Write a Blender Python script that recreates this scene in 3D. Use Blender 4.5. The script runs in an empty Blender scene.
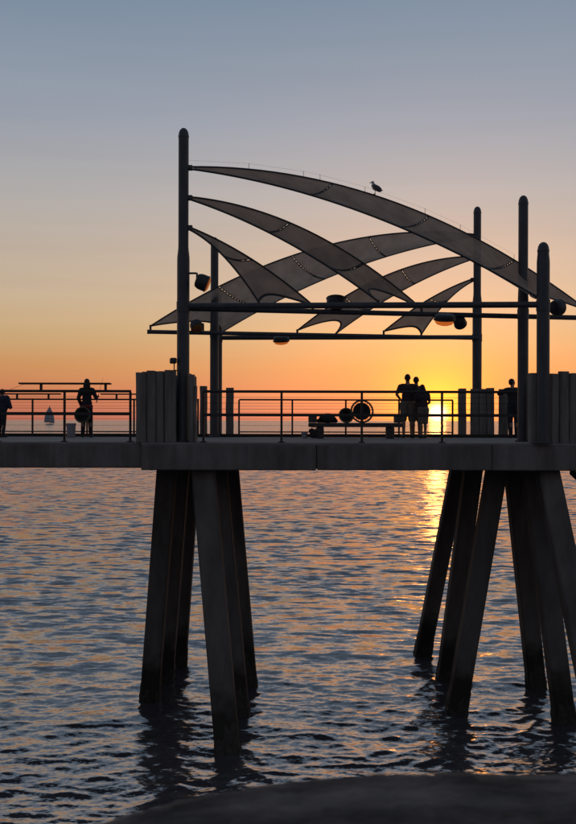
import bpy, bmesh, math, random
import numpy as np
from mathutils import Vector, Matrix

random.seed(7)
R = math.radians
PI = math.pi
S = bpy.context.scene
C = S.collection

# ------------------------------------------------------------------ camera
F = 972.0            # focal length in photo pixels (576 wide, 824 tall)
HOR = 420.7          # horizon row in the photo
EYE = 6.57           # eye above the water
DECK = 6.117         # deck surface above the water
cam_d = bpy.data.cameras.new('camera')
cam = bpy.data.objects.new('camera', cam_d)
C.objects.link(cam)
S.camera = cam
cam.location = (0, 0, EYE)
cam.rotation_euler = (Matrix.Rotation(R(90), 4, 'X') @ Matrix.Rotation(R(0.13), 4, 'Z')).to_euler()
cam_d.sensor_fit = 'VERTICAL'
cam_d.sensor_height = 36
cam_d.lens = 36 * F / 824
cam_d.shift_y = (HOR - 412) / 824
cam_d.clip_start = 0.05
cam_d.clip_end = 200000
cam_d.dof.use_dof = True
cam_d.dof.focus_distance = 22
cam_d.dof.aperture_fstop = 7.0

# ------------------------------------------------------------------ sky and sun
SUN_AZ = R(8.75)     # to the right of the view axis
SUN_EL = R(0.45)
sun_dir = Vector((math.sin(SUN_AZ) * math.cos(SUN_EL), math.cos(SUN_AZ) * math.cos(SUN_EL), math.sin(SUN_EL)))
world = bpy.data.worlds.new('World')
S.world = world
world.use_nodes = True
nt = world.node_tree
nt.nodes.clear()
L = nt.links.new


def nd(t, **kw):
    n = nt.nodes.new(t)
    for k, v in kw.items():
        setattr(n, k, v)
    return n


def mth(op, a, b=None, clamp=False):
    n = nd('ShaderNodeMath', operation=op, use_clamp=clamp)
    for i, v in enumerate((a, b)):
        if v is None:
            continue
        if isinstance(v, (int, float)):
            n.inputs[i].default_value = v
        else:
            L(v, n.inputs[i])
    return n.outputs[0]


def vmul(col, f):
    n = nd('ShaderNodeVectorMath', operation='SCALE')
    if isinstance(col, tuple):
        n.inputs[0].default_value = col
    else:
        L(col, n.inputs[0])
    if isinstance(f, (int, float)):
        n.inputs['Scale'].default_value = f
    else:
        L(f, n.inputs['Scale'])
    return n.outputs[0]


def vadd(a, b):
    n = nd('ShaderNodeVectorMath', operation='ADD')
    L(a, n.inputs[0])
    L(b, n.inputs[1])
    return n.outputs[0]


tc = nd('ShaderNodeTexCoord')
nrm = nd('ShaderNodeVectorMath', operation='NORMALIZE')
L(tc.outputs['Generated'], nrm.inputs[0])
sep = nd('ShaderNodeSeparateXYZ')
L(nrm.outputs[0], sep.inputs[0])
elev = mth('ARCSINE', sep.outputs[2])                       # radians
e90 = mth('DIVIDE', mth('MAXIMUM', elev, 0.0), PI / 2)


def ramp(stops):
    n = nd('ShaderNodeValToRGB')
    n.color_ramp.interpolation = 'EASE' if False else 'LINEAR'
    el = n.color_ramp.elements
    while len(el) < len(stops):
        el.new(0.5)
    for x, (p, c) in zip(el, stops):
        x.position = p / 90.0
        x.color = (*c, 1)
    L(e90, n.inputs[0])
    return n.outputs[0]


# the western sky as it fades up from the horizon (a hazy sunset), and the dusk sky opposite
west = ramp([(0, (.40, .130, .092)), (1.5, (.47, .155, .088)), (3.2, (.50, .235, .100)), (5.0, (.50, .335, .175)),
             (7.2, (.49, .375, .262)), (9.6, (.455, .372, .305)), (13, (.375, .360, .360)), (17, (.275, .308, .372)),
             (23.5, (.168, .237, .325)), (40, (.105, .148, .205)), (90, (.062, .088, .128))])
east = ramp([(0, (.125, .120, .140)), (4, (.140, .130, .155)), (10, (.150, .138, .160)), (18, (.125, .130, .165)),
             (35, (.088, .110, .148)), (90, (.062, .088, .128))])
hx = mth('MULTIPLY', sep.outputs[0], math.sin(SUN_AZ))
hy = mth('MULTIPLY', sep.outputs[1], math.cos(SUN_AZ))
hl = mth('SQRT', mth('ADD', mth('POWER', sep.outputs[0], 2.0), mth('ADD', mth('POWER', sep.outputs[1], 2.0), 1e-6)))
caz = mth('DIVIDE', mth('ADD', hx, hy), hl)
sm = nd('ShaderNodeMapRange', interpolation_type='SMOOTHSTEP')
sm.inputs[1].default_value = -0.75
sm.inputs[2].default_value = 0.97
L(caz, sm.inputs[0])
mx = nd('ShaderNodeMix', data_type='RGBA')
L(sm.outputs[0], mx.inputs[0])
L(east, mx.inputs[6])
L(west, mx.inputs[7])
# glow round the sun
dt = nd('ShaderNodeVectorMath', operation='DOT_PRODUCT')
L(nrm.outputs[0], dt.inputs[0])
dt.inputs[1].default_value = sun_dir
ang = mth('ARCCOSINE', mth('MINIMUM', dt.outputs['Value'], 1.0))


def glow(col, deg, p=1.0):
    x = mth('DIVIDE', ang, R(deg))
    if p != 1.0:
        x = mth('POWER', x, p)
    return vmul(col, mth('EXPONENT', mth('MULTIPLY', x, -1.0)))


g0 = glow((.095, .082, .070), 17.0, 2.0)
g1 = glow((.30, .045, -.040), 8.0, 1.6)
g2 = glow((1.4, .66, -.05), 2.15, 1.45)
g3 = glow((2.4, 2.0, 1.9), 0.46, 2.6)
sky = nd('ShaderNodeTexSky', sky_type='NISHITA')
sky.sun_disc = False
sky.sun_elevation = SUN_EL
sky.sun_rotation = SUN_AZ
sky.altitude = 0
sky.dust_density = 1.0
# thin level haze streaks low over the sea
hz = nd('ShaderNodeMapping')
hz.inputs['Scale'].default_value = (1.2, 1.2, 26)
L(nrm.outputs[0], hz.inputs[0])
hn = nd('ShaderNodeTexNoise')
hn.inputs['Scale'].default_value = 2.2
hn.inputs['Detail'].default_value = 4
L(hz.outputs[0], hn.inputs[0])
streak = mth('ADD', mth('MULTIPLY', hn.outputs[0], .10), .95)
total = vmul(vadd(vadd(mx.outputs[2], vmul(sky.outputs[0], 0.030)), vadd(g0, vadd(g1, vadd(g2, g3)))), streak)
bg = nd('ShaderNodeBackground')
bg.inputs[1].default_value = 1.0
L(total, bg.inputs[0])
wo = nd('ShaderNodeOutputWorld')
L(bg.outputs[0], wo.inputs[0])
world.cycles.sampling_method = 'MANUAL'
world.cycles.sample_map_resolution = 1024

sun_l = bpy.data.lights.new('sun', 'SUN')
sun_l.energy = 0.016
sun_l.angle = R(1.0)
sun_l.color = (1.0, .30, .06)
sun_o = bpy.data.objects.new('sun', sun_l)
C.objects.link(sun_o)
lamp_dir = Vector((math.sin(SUN_AZ), math.cos(SUN_AZ), math.tan(R(1.7))))     # lifted a little clear of the wave crests
sun_o.rotation_euler = lamp_dir.to_track_quat('Z', 'Y').to_euler()

S.view_settings.view_transform = 'Standard'
S.view_settings.look = 'None'
S.view_settings.exposure = 0.0
S.view_settings.gamma = 1.0
S.view_settings.use_curve_mapping = False
S.render.engine = 'CYCLES'
S.cycles.use_denoising = True
S.cycles.max_bounces = 8
S.cycles.transparent_max_bounces = 12
S.cycles.sample_clamp_indirect = 6.0
S.cycles.caustics_reflective = False


# ------------------------------------------------------------------ materials
def mat(name, col, rough=.7, metal=0.0, noise=0.0, scale=6.0, bump=0.0, bscale=40.0, stretch=(1, 1, 1), col2=None,
        spec=0.4, detail=6.0, extra=None):
    m = bpy.data.materials.new(name)
    m.use_nodes = True
    t = m.node_tree
    b = t.nodes['Principled BSDF']
    b.inputs['Roughness'].default_value = rough
    b.inputs['Metallic'].default_value = metal
    b.inputs['Specular IOR Level'].default_value = spec
    b.inputs['Base Color'].default_value = (*col, 1)
    if noise or bump:
        g = t.nodes.new('ShaderNodeNewGeometry')
        mp = t.nodes.new('ShaderNodeMapping')
        mp.inputs['Scale'].default_value = stretch
        t.links.new(g.outputs['Position'], mp.inputs[0])
    if noise:
        n = t.nodes.new('ShaderNodeTexNoise')
        n.inputs['Scale'].default_value = scale
        n.inputs['Detail'].default_value = detail
        n.inputs['Roughness'].default_value = .62
        t.links.new(mp.outputs[0], n.inputs[0])
        r = t.nodes.new('ShaderNodeValToRGB')
        c2 = col2 or tuple(c * (1 - noise) for c in col)
        r.color_ramp.elements[0].position = .32
        r.color_ramp.elements[0].color = (*c2, 1)
        r.color_ramp.elements[1].position = .68
        r.color_ramp.elements[1].color = (*col, 1)
        t.links.new(n.outputs[0], r.inputs[0])
        t.links.new(r.outputs[0], b.inputs['Base Color'])
    if bump:
        n2 = t.nodes.new('ShaderNodeTexNoise')
        n2.inputs['Scale'].default_value = bscale
        n2.inputs['Detail'].default_value = 5
        t.links.new(mp.outputs[0], n2.inputs[0])
        bm = t.nodes.new('ShaderNodeBump')
        bm.inputs['Strength'].default_value = bump
        bm.inputs['Distance'].default_value = .02
        t.links.new(n2.outputs[0], bm.inputs['Height'])
        t.links.new(bm.outputs[0], b.inputs['Normal'])
    return m


M = {}
M['metal'] = mat('painted_steel', (.085, .088, .102), .45, noise=.35, scale=9, stretch=(1, 1, .3), bump=.12, bscale=60)
M['rail'] = mat('rail_steel', (.040, .036, .036), .5, noise=.4, scale=12)
M['wood'] = mat('weathered_timber', (.27, .25, .235), .85, noise=.6, scale=7, stretch=(1, 1, .12), bump=.8, bscale=26,
                col2=(.14, .125, .115))
M['deckwood'] = mat('deck_boards', (.30, .27, .26), .75, noise=.4, scale=5, stretch=(.2, 1, 1), bump=.4, bscale=30)
M['darkwood'] = mat('dark_timber', (.070, .058, .050), .85, noise=.5, scale=8, bump=.5, bscale=30)
M['bench'] = mat('bench_concrete', (.10, .092, .09), .85, noise=.35, scale=9, bump=.3)
M['net'] = mat('net_cord', (.030, .030, .028), .9)
M['hoop'] = mat('hoop_rim', (.085, .080, .045), .6)
M['bucket'] = mat('bucket_plastic', (.34, .33, .37), .5, noise=.15, scale=10)
M['bag'] = mat('bag_cloth', (.045, .042, .045), .9, noise=.3, scale=15)
M['skin'] = mat('skin', (.33, .19, .13), .55)
M['hair'] = mat('hair', (.020, .014, .011), .6, noise=.4, scale=60, stretch=(1, 1, .2))
M['jacket'] = mat('dark_jacket', (.030, .030, .034), .9, noise=.3, scale=18)
M['navy'] = mat('navy_coat', (.035, .045, .075), .9, noise=.3, scale=18)
M['red'] = mat('red_shirt', (.22, .035, .04), .9)
M['shirt'] = mat('plum_shirt', (.060, .040, .050), .9, noise=.3, scale=18)
M['shirt2'] = mat('grey_shirt', (.110, .095, .095), .9, noise=.3, scale=18)
M['khaki'] = mat('khaki_shorts', (.20, .165, .135), .9, noise=.2, scale=18)
M['jeans'] = mat('dark_jeans', (.028, .032, .048), .9, noise=.3, scale=18)
M['shoe'] = mat('shoe', (.035, .032, .03), .7)
M['white'] = mat('white_paint', (.70, .70, .70), .6)
M['cap'] = mat('pale_cloth', (.55, .53, .5), .8)
M['featherd'] = mat('grey_feather', (.13, .135, .15), .8, noise=.3, scale=30)
M['featherl'] = mat('white_feather', (.55, .55, .55), .8)
M['beak'] = mat('beak', (.45, .28, .05), .5)
M['sailcloth'] = mat('boat_sail', (.40, .46, .52), .8)
M['hull'] = mat('boat_hull', (.25, .28, .33), .5)
M['housing'] = mat('lamp_housing', (.040, .040, .045), .5)
M['lens'] = mat('lamp_lens', (.85, .34, .08), .15, spec=.9)
_t = M['lens'].node_tree
_m, _tl = _t.nodes.new('ShaderNodeMixShader'), _t.nodes.new('ShaderNodeBsdfTransparent')
_tl.inputs[0].default_value = (1.0, .62, .34, 1)       # clear acrylic; the low sun shining through is put in as orange tint
_m.inputs[0].default_value = .65
_t.links.new(_t.nodes['Principled BSDF'].outputs[0], _m.inputs[1])
_t.links.new(_tl.outputs[0], _m.inputs[2])
_t.links.new(_m.outputs[0], _t.nodes['Material Output'].inputs[0])
M['log'] = mat('foreground_log', (.24, .195, .18), .95, noise=.75, scale=15, stretch=(.30, 1, 1), bump=1.0, bscale=40, col2=(.038, .031, .028), spec=.1)


def concrete():
    m = mat('pier_concrete', (.25, .225, .215), .9, noise=.45, scale=1.7, stretch=(1, 1, .55), bump=.35, bscale=22)
    t = m.node_tree
    b = t.nodes['Principled BSDF']
    src = b.inputs['Base Color'].links[0].from_socket
    g = t.nodes.new('ShaderNodeNewGeometry')
    mp = t.nodes.new('ShaderNodeMapping')
    mp.inputs['Scale'].default_value = (3.2, 3.2, .10)
    t.links.new(g.outputs['Position'], mp.inputs[0])
    n = t.nodes.new('ShaderNodeTexNoise')
    n.inputs['Scale'].default_value = 2.2
    n.inputs['Detail'].default_value = 8
    t.links.new(mp.outputs[0], n.inputs[0])
    r = t.nodes.new('ShaderNodeValToRGB')
    r.color_ramp.elements[0].position = .38
    r.color_ramp.elements[0].color = (.80, .78, .77, 1)
    r.color_ramp.elements[1].position = .62
    r.color_ramp.elements[1].color = (1, 1, 1, 1)
    t.links.new(n.outputs[0], r.inputs[0])
    mu = t.nodes.new('ShaderNodeMix')
    mu.data_type = 'RGBA'
    mu.blend_type = 'MULTIPLY'
    mu.inputs[0].default_value = 1
    t.links.new(src, mu.inputs[6])
    t.links.new(r.outputs[0], mu.inputs[7])
    t.links.new(mu.outputs[2], b.inputs['Base Color'])
    return m


M['concrete'] = concrete()


def pile_mat():
    # weathered concrete with a dark weed and mussel band up to the tide line
    m = mat('pile_concrete', (.17, .155, .145), .9, noise=.5, scale=2.5, stretch=(1, 1, .25), bump=.45, bscale=20)
    t = m.node_tree
    b = t.nodes['Principled BSDF']
    src = b.inputs['Base Color'].links[0].from_socket
    g = t.nodes.new('ShaderNodeNewGeometry')
    s = t.nodes.new('ShaderNodeSeparateXYZ')
    t.links.new(g.outputs['Position'], s.inputs[0])
    n = t.nodes.new('ShaderNodeTexNoise')
    n.inputs['Scale'].default_value = 3
    n.inputs['Detail'].default_value = 6
    t.links.new(g.outputs['Position'], n.inputs[0])
    a = t.nodes.new('ShaderNodeMath')
    a.operation = 'MULTIPLY_ADD'
    t.links.new(n.outputs[0], a.inputs[0])
    a.inputs[1].default_value = -1.2
    t.links.new(s.outputs[2], a.inputs[2])
    mr = t.nodes.new('ShaderNodeMapRange')
    mr.inputs[1].default_value = .15
    mr.inputs[2].default_value = .75
    t.links.new(a.outputs[0], mr.inputs[0])
    mu = t.nodes.new('ShaderNodeMix')
    mu.data_type = 'RGBA'
    t.links.new(mr.outputs[0], mu.inputs[0])
    mu.inputs[6].default_value = (.030, .028, .022, 1)
    t.links.new(src, mu.inputs[7])
    t.links.new(mu.outputs[2], b.inputs['Base Color'])
    return m


M['pile'] = pile_mat()
M['mussel'] = mat('mussels_and_weed', (.070, .062, .052), .7, noise=.6, scale=30, bump=.8, bscale=60)


def fabric():
    m = bpy.data.materials.new('shade_fabric')
    m.use_nodes = True
    t = m.node_tree
    t.nodes.clear()
    o = t.nodes.new('ShaderNodeOutputMaterial')
    g = t.nodes.new('ShaderNodeNewGeometry')
    n = t.nodes.new('ShaderNodeTexNoise')
    n.inputs['Scale'].default_value = 2.6
    n.inputs['Detail'].default_value = 5
    t.links.new(g.outputs['Position'], n.inputs[0])
    r = t.nodes.new('ShaderNodeValToRGB')
    r.color_ramp.elements[0].position = .3
    r.color_ramp.elements[0].color = (.36, .30, .26, 1)
    r.color_ramp.elements[1].position = .7
    r.color_ramp.elements[1].color = (.54, .455, .395, 1)
    t.links.new(n.outputs[0], r.inputs[0])
    d = t.nodes.new('ShaderNodeBsdfDiffuse')
    tr = t.nodes.new('ShaderNodeBsdfTranslucent')
    tp = t.nodes.new('ShaderNodeBsdfTransparent')
    t.links.new(r.outputs[0], d.inputs[0])
    t.links.new(r.outputs[0], tr.inputs[0])
    m1 = t.nodes.new('ShaderNodeMixShader')
    m1.inputs[0].default_value = .56
    t.links.new(d.outputs[0], m1.inputs[1])
    t.links.new(tr.outputs[0], m1.inputs[2])
    m2 = t.nodes.new('ShaderNodeMixShader')
    m2.inputs[0].default_value = .015          # the open weave
    t.links.new(m1.outputs[0], m2.inputs[1])
    t.links.new(tp.outputs[0], m2.inputs[2])
    t.links.new(m2.outputs[0], o.inputs[0])
    return m


M['fabric'] = fabric()


def water_mat():
    """mirror-like sea; ripples finer than the wave mesh tilt the normal directly ('ripple' holds the slope the mesh cannot carry)"""
    m = bpy.data.materials.new('sea_water')
    m.use_nodes = True
    t = m.node_tree
    b = t.nodes['Principled BSDF']
    b.inputs['Base Color'].default_value = (.085, .078, .090, 1)
    b.inputs['Roughness'].default_value = .14
    b.inputs['IOR'].default_value = 1.9
    g = t.nodes.new('ShaderNodeNewGeometry')
    at = t.nodes.new('ShaderNodeAttribute')
    at.attribute_name = 'ripple'
    cur = g.outputs['Normal']

    def vm(op, a, bb=None, sc=None):
        n = t.nodes.new('ShaderNodeVectorMath')
        n.operation = op
        for i_, q in enumerate((a, bb)):
            if q is None:
                continue
            if isinstance(q, tuple):
                n.inputs[i_].default_value = q
            else:
                t.links.new(q, n.inputs[i_])
        if sc is not None:
            if isinstance(sc, float):
                n.inputs['Scale'].default_value = sc
            else:
                t.links.new(sc, n.inputs['Scale'])
        return n.outputs[0]
    for scale, vec, amp, lean in ((1.5, (.55, 1.25, 1), None, .515), (5.0, (.5, 1.3, 1), .18, .5), (17.0, (.6, 1.2, 1), .40, .5)):
        mp = t.nodes.new('ShaderNodeMapping')
        mp.inputs['Scale'].default_value = vec
        mp.inputs['Rotation'].default_value = (0, 0, R(6))
        t.links.new(g.outputs['Position'], mp.inputs[0])
        n = t.nodes.new('ShaderNodeTexNoise')
        n.inputs['Scale'].default_value = scale
        n.inputs['Detail'].default_value = 2.5
        n.inputs['Roughness'].default_value = .6
        t.links.new(mp.outputs[0], n.inputs[0])
        d = vm('MULTIPLY', vm('SUBTRACT', n.outputs['Color'], (.5, lean, .5)), (.75, 1.25, 0))
        d = vm('SCALE', d, None, amp if amp else at.outputs['Fac'])
        cur = vm('ADD', cur, d)
    cur = vm('NORMALIZE', cur)
    t.links.new(cur, b.inputs['Normal'])
    # extra gloss beyond plain seawater, mixed in to brighten the reflected sky
    gl = t.nodes.new('ShaderNodeBsdfGlossy')
    gl.inputs['Color'].default_value = (.86, .82, .82, 1)
    gl.inputs['Roughness'].default_value = .15
    t.links.new(cur, gl.inputs['Normal'])
    mxs = t.nodes.new('ShaderNodeMixShader')
    mxs.inputs[0].default_value = .24
    t.links.new(b.outputs[0], mxs.inputs[1])
    t.links.new(gl.outputs[0], mxs.inputs[2])
    t.links.new(mxs.outputs[0], t.nodes['Material Output'].inputs[0])
    return m


M['water'] = water_mat()


# ------------------------------------------------------------------ mesh helpers
class MB:
    """collects vertices and faces in world coordinates; build() links them as one mesh object"""

    def __init__(s):
        s.v, s.f = [], []

    def add(s, v, f):
        o = len(s.v)
        s.v += [tuple(p) for p in v]
        s.f += [tuple(i + o for i in q) for q in f]
        return s

    def box(s, c, d, rz=0.0, ch=0.0):
        bm = bmesh.new()
        bmesh.ops.create_cube(bm, size=1)
        bmesh.ops.scale(bm, vec=d, verts=bm.verts)
        if ch:
            bmesh.ops.bevel(bm, geom=bm.edges[:], offset=ch, segments=1, affect='EDGES')
        if rz:
            bmesh.ops.rotate(bm, cent=(0, 0, 0), matrix=Matrix.Rotation(rz, 3, 'Z'), verts=bm.verts)
        bmesh.ops.translate(bm, vec=c, verts=bm.verts)
        bm.verts.index_update()
        s.add([v.co.copy() for v in bm.verts], [[v.index for v in f.verts] for f in bm.faces])
        bm.free()
        return s

    def tube(s, pts, r, n=10, caps=True):
        pts = [Vector(p) for p in pts]
        rs = list(r) if isinstance(r, (list, tuple)) else [r] * len(pts)
        rings = []
        ref = None
        for i, p in enumerate(pts):
            t = (pts[min(i + 1, len(pts) - 1)] - pts[max(i - 1, 0)]).normalized()
            if ref is None:
                ref = Vector((0, 0, 1)) if abs(t.z) < .9 else Vector((1, 0, 0))
            u = t.cross(ref).normalized()
            w = u.cross(t).normalized()
            ref = w
            rings.append([p + (u * math.cos(2 * PI * k / n) + w * math.sin(2 * PI * k / n)) * rs[i] for k in range(n)])
        v = [q for ring in rings for q in ring]
        f = [(i * n + k, i * n + (k + 1) % n, (i + 1) * n + (k + 1) % n, (i + 1) * n + k)
             for i in range(len(rings) - 1) for k in range(n)]
        if caps:
            f.append(tuple(range(n))[::-1])
            f.append(tuple((len(rings) - 1) * n + k for k in range(n)))
        return s.add(v, f)

    def lathe(s, base, prof, n=20, axis=None):
        """prof: (radius, height) along axis (default z) from base"""
        ax = Vector(axis).normalized() if axis else Vector((0, 0, 1))
        q = Vector((0, 0, 1)).rotation_difference(ax)
        b = Vector(base)
        v = [b + q @ Vector((r * math.cos(2 * PI * k / n), r * math.sin(2 * PI * k / n), h)) for r, h in prof for k in range(n)]
        m = len(prof)
        f = [(i * n + k, i * n + (k + 1) % n, (i + 1) * n + (k + 1) % n, (i + 1) * n + k) for i in range(m - 1) for k in range(n)]
        f.append(tuple(range(n))[::-1])
        f.append(tuple((m - 1) * n + k for k in range(n)))
        return s.add(v, f)

    def ellipsoid(s, c, r, n=14, rot=None):
        c = Vector(c)
        v, f = [], []
        m = n // 2
        for i in range(m + 1):
            a = PI * i / m
            for k in range(n):
                p = Vector((r[0] * math.sin(a) * math.cos(2 * PI * k / n), r[1] * math.sin(a) * math.sin(2 * PI * k / n), r[2] * math.cos(a)))
                v.append(c + (rot @ p if rot else p))
        f = [(i * n + k, (i + 1) * n + k, (i + 1) * n + (k + 1) % n, i * n + (k + 1) % n) for i in range(m) for k in range(n)]
        return s.add(v, f)

    def capsule(s, a, b, ra, rb, n=12):
        a, b = Vector(a), Vector(b)
        d = (b - a)
        ln = d.length or 1e-4
        prof = [(ra * math.sin(x), -ra * math.cos(x)) for x in (0.08, .5, 1.0, 1.5)] + \
               [(rb * math.cos(x), ln + rb * math.sin(x)) for x in (.07, .55, 1.05, 1.49)]
        return s.lathe(a, prof, n, d)

    def build(s, name, m, parent=None, smooth=False, loc=None):
        """smooth: True, or an angle below which edges shade smooth"""
        me = bpy.data.meshes.new(name)
        org = Vector(loc) if loc is not None else (parent_origin(parent) if parent else Vector((0, 0, 0)))
        me.from_pydata([tuple(Vector(p) - org) for p in s.v], [], s.f)
        me.validate()
        bm = bmesh.new()
        bm.from_mesh(me)
        bmesh.ops.recalc_face_normals(bm, faces=bm.faces)
        if smooth:
            lim = R(50) if smooth is True else smooth
            for fc in bm.faces:
                fc.smooth = True
            for e in bm.edges:
                if len(e.link_faces) == 2 and e.calc_face_angle(0) > lim:
                    e.smooth = False
        bm.to_mesh(me)
        bm.free()
        me.materials.append(m)
        o = bpy.data.objects.new(name, me)
        C.objects.link(o)
        if parent:
            o.parent = parent
            o.location = org - parent_origin(parent)
        else:
            o.location = org
        return o


def parent_origin(p):
    v = Vector((0, 0, 0))
    while p is not None:
        v += Vector(p.location)
        p = p.parent
    return v


def tag(o, label, cat, group=None):
    o['label'] = label
    o['category'] = cat
    if group:
        o['group'] = group
    return o


def thing(name, loc, label, cat, group=None):
    o = bpy.data.objects.new(name, None)
    o.empty_display_size = .2
    C.objects.link(o)
    o.location = loc
    return tag(o, label, cat, group)


def X(px, d):
    return (px - 288) / F * d


def Zr(py, d):
    """height above the water of a photo row at distance d"""
    return EYE + (HOR - py) / F * d


# ------------------------------------------------------------------ the sea: one sheet of real waves out to the horizon
def make_water():
    rs = list(np.arange(1.0, 14.0, .5))
    r = 14.0
    while r < 300:
        rs.append(r)
        r += max(.022, .50 * r * r / 6386)
    while r < 90000:
        rs.append(r)
        r *= 1.09
    rs = np.array(rs)
    th = np.concatenate([np.radians(np.linspace(-180, -34, 74)[:-1]), np.radians(np.linspace(-34, 34, 960)),
                         np.radians(np.linspace(34, 180, 74)[1:-1])])
    rr, tt = np.meshgrid(rs, th, indexing='ij')
    x = rr * np.sin(tt)
    y = rr * np.cos(tt)
    dr = np.gradient(rs)[:, None] * np.ones_like(tt)
    dx = rr * np.gradient(th)[None, :]
    z = np.zeros_like(x)
    lost = np.zeros_like(x)
    xo = np.zeros_like(x)
    yo = np.zeros_like(x)
    rng = np.random.default_rng(11)
    N = 130
    lam = np.exp(np.linspace(math.log(.105), math.log(11.0), N)) * rng.uniform(.94, 1.06, N)
    s = np.exp(-((np.log(lam / .42)) / 1.1) ** 2) + .25 * np.exp(-((np.log(lam / 2.6)) / .6) ** 2)           # slope carried by each length of wave
    s *= .150 / math.sqrt((s ** 2).sum() / 2)
    for i in range(N):
        spread = R(24) if lam[i] > 1.2 else R(38)
        a = rng.normal(R(-6), spread)
        k = 2 * PI / lam[i]
        kx, ky = k * math.sin(a), k * math.cos(a)
        ph = rng.uniform(0, 2 * PI)
        # only where the sheet is fine enough to carry this wave
        w = np.clip((lam[i] / (abs(math.cos(a)) * dr + abs(math.sin(a)) * dx) - 2.2) / 2.5, 0, 1)
        amp = s[i] / k * w
        lost += .5 * s[i] ** 2 * (1 - w * w)
        arg = kx * x + ky * y + ph
        z += amp * np.sin(arg)
        q = .75 * amp * np.cos(arg)
        xo += q * math.sin(a)
        yo += q * math.cos(a)
    # gusts: calmer and rougher patches
    g = .80 + .22 * np.sin(x * .31 + y * .12 + 1.0) * np.sin(y * .23 - x * .05 + .4) + .16 * np.sin(x * .11 - y * .33 + 2.2)
    g = np.clip(g, .35, 1.25)
    z *= g
    x = x + xo * g
    y = y + yo * g
    nr, nc = x.shape
    co = np.stack([x, y, z], -1).reshape(-1, 3).astype(np.float32)
    ii = np.arange(nr - 1)[:, None] * nc
    jj = np.arange(nc)[None, :]
    j2 = (jj + 1) % nc
    q = np.stack([ii + jj, ii + j2, ii + nc + j2, ii + nc + jj], -1).reshape(-1, 4)
    centre = len(co)
    co = np.vstack([co, [[0, 0, 0]]]).astype(np.float32)
    tri = np.stack([np.full(nc, centre), np.arange(nc), (np.arange(nc) + 1) % nc], -1)
    # orient upward
    q = q[:, ::-1]
    tri = tri[:, ::-1]
    me = bpy.data.meshes.new('water')
    me.vertices.add(len(co))
    me.vertices.foreach_set('co', co.ravel())
    me.loops.add(q.size + tri.size)
    me.loops.foreach_set('vertex_index', np.concatenate([q.ravel(), tri.ravel()]).astype(np.int32))
    npoly = len(q) + len(tri)
    me.polygons.add(npoly)
    ls = np.concatenate([np.arange(len(q)) * 4, q.size + np.arange(len(tri)) * 3]).astype(np.int32)
    me.polygons.foreach_set('loop_start', ls)
    me.update(calc_edges=True)
    me.polygons.foreach_set('use_smooth', np.ones(npoly, dtype=bool))
    at = me.attributes.new('ripple', 'FLOAT', 'POINT')
    at.data.foreach_set('value', np.append(15 * np.sqrt(lost).ravel(), .5).astype(np.float32))
    me.materials.append(M['water'])
    o = bpy.data.objects.new('water', me)
    C.objects.link(o)
    o['kind'] = 'structure'
    return o


make_water()

# ------------------------------------------------------------------ the pier: slabs, kerbs and raking concrete piles
XSTEP = X(141, 20.0)
pier = thing('pier', (1.6, 24, 0), 'long concrete pier deck on raking concrete piles standing in the sea', 'pier')


def slab(name, x0, x1, y0, y1, z0, z1, m='concrete', ch=.02):
    return MB().box(((x0 + x1) / 2, (y0 + y1) / 2, (z0 + z1) / 2), (x1 - x0, y1 - y0, z1 - z0), 0, ch).build(name, M[m], pier)


ZB = Zr(470.3, 20.0)
bays = [XSTEP - .004 - 3.4 * k for k in range(13)]
for xa, xb in zip(bays[1:], bays[:-1]):
    slab('deck_slab', xa + .012, xb, 20.16 + random.uniform(-.006, .006), 27.1, ZB + .035 + random.uniform(-.004, .004), DECK - .06)
bays = [XSTEP + 3.62 * k for k in range(7)]
for xa, xb in zip(bays[:-1], bays[1:]):
    slab('deck_slab', xa, xb - .012, 20.0 + random.uniform(-.006, .006), 27.1, ZB + random.uniform(-.004, .004), DECK - .06)
slab('deck_surface', -45, XSTEP - .006, 20.19, 27.08, DECK - .058, DECK, 'deckwood', .006)
slab('deck_surface', XSTEP - .002, 18, 20.03, 27.08, DECK - .058, DECK - .002, 'deckwood', .006)
slab('kerb', -45, 18, 26.86, 27.06, DECK + .002, DECK + .085, 'darkwood', .012)
for xa, xb in ((-3.3, -1.0), (4.25, 6.6)):
    slab('pole_bay', xa, xb, 27.104, 28.75, ZB + .02, DECK - .004)


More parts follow.
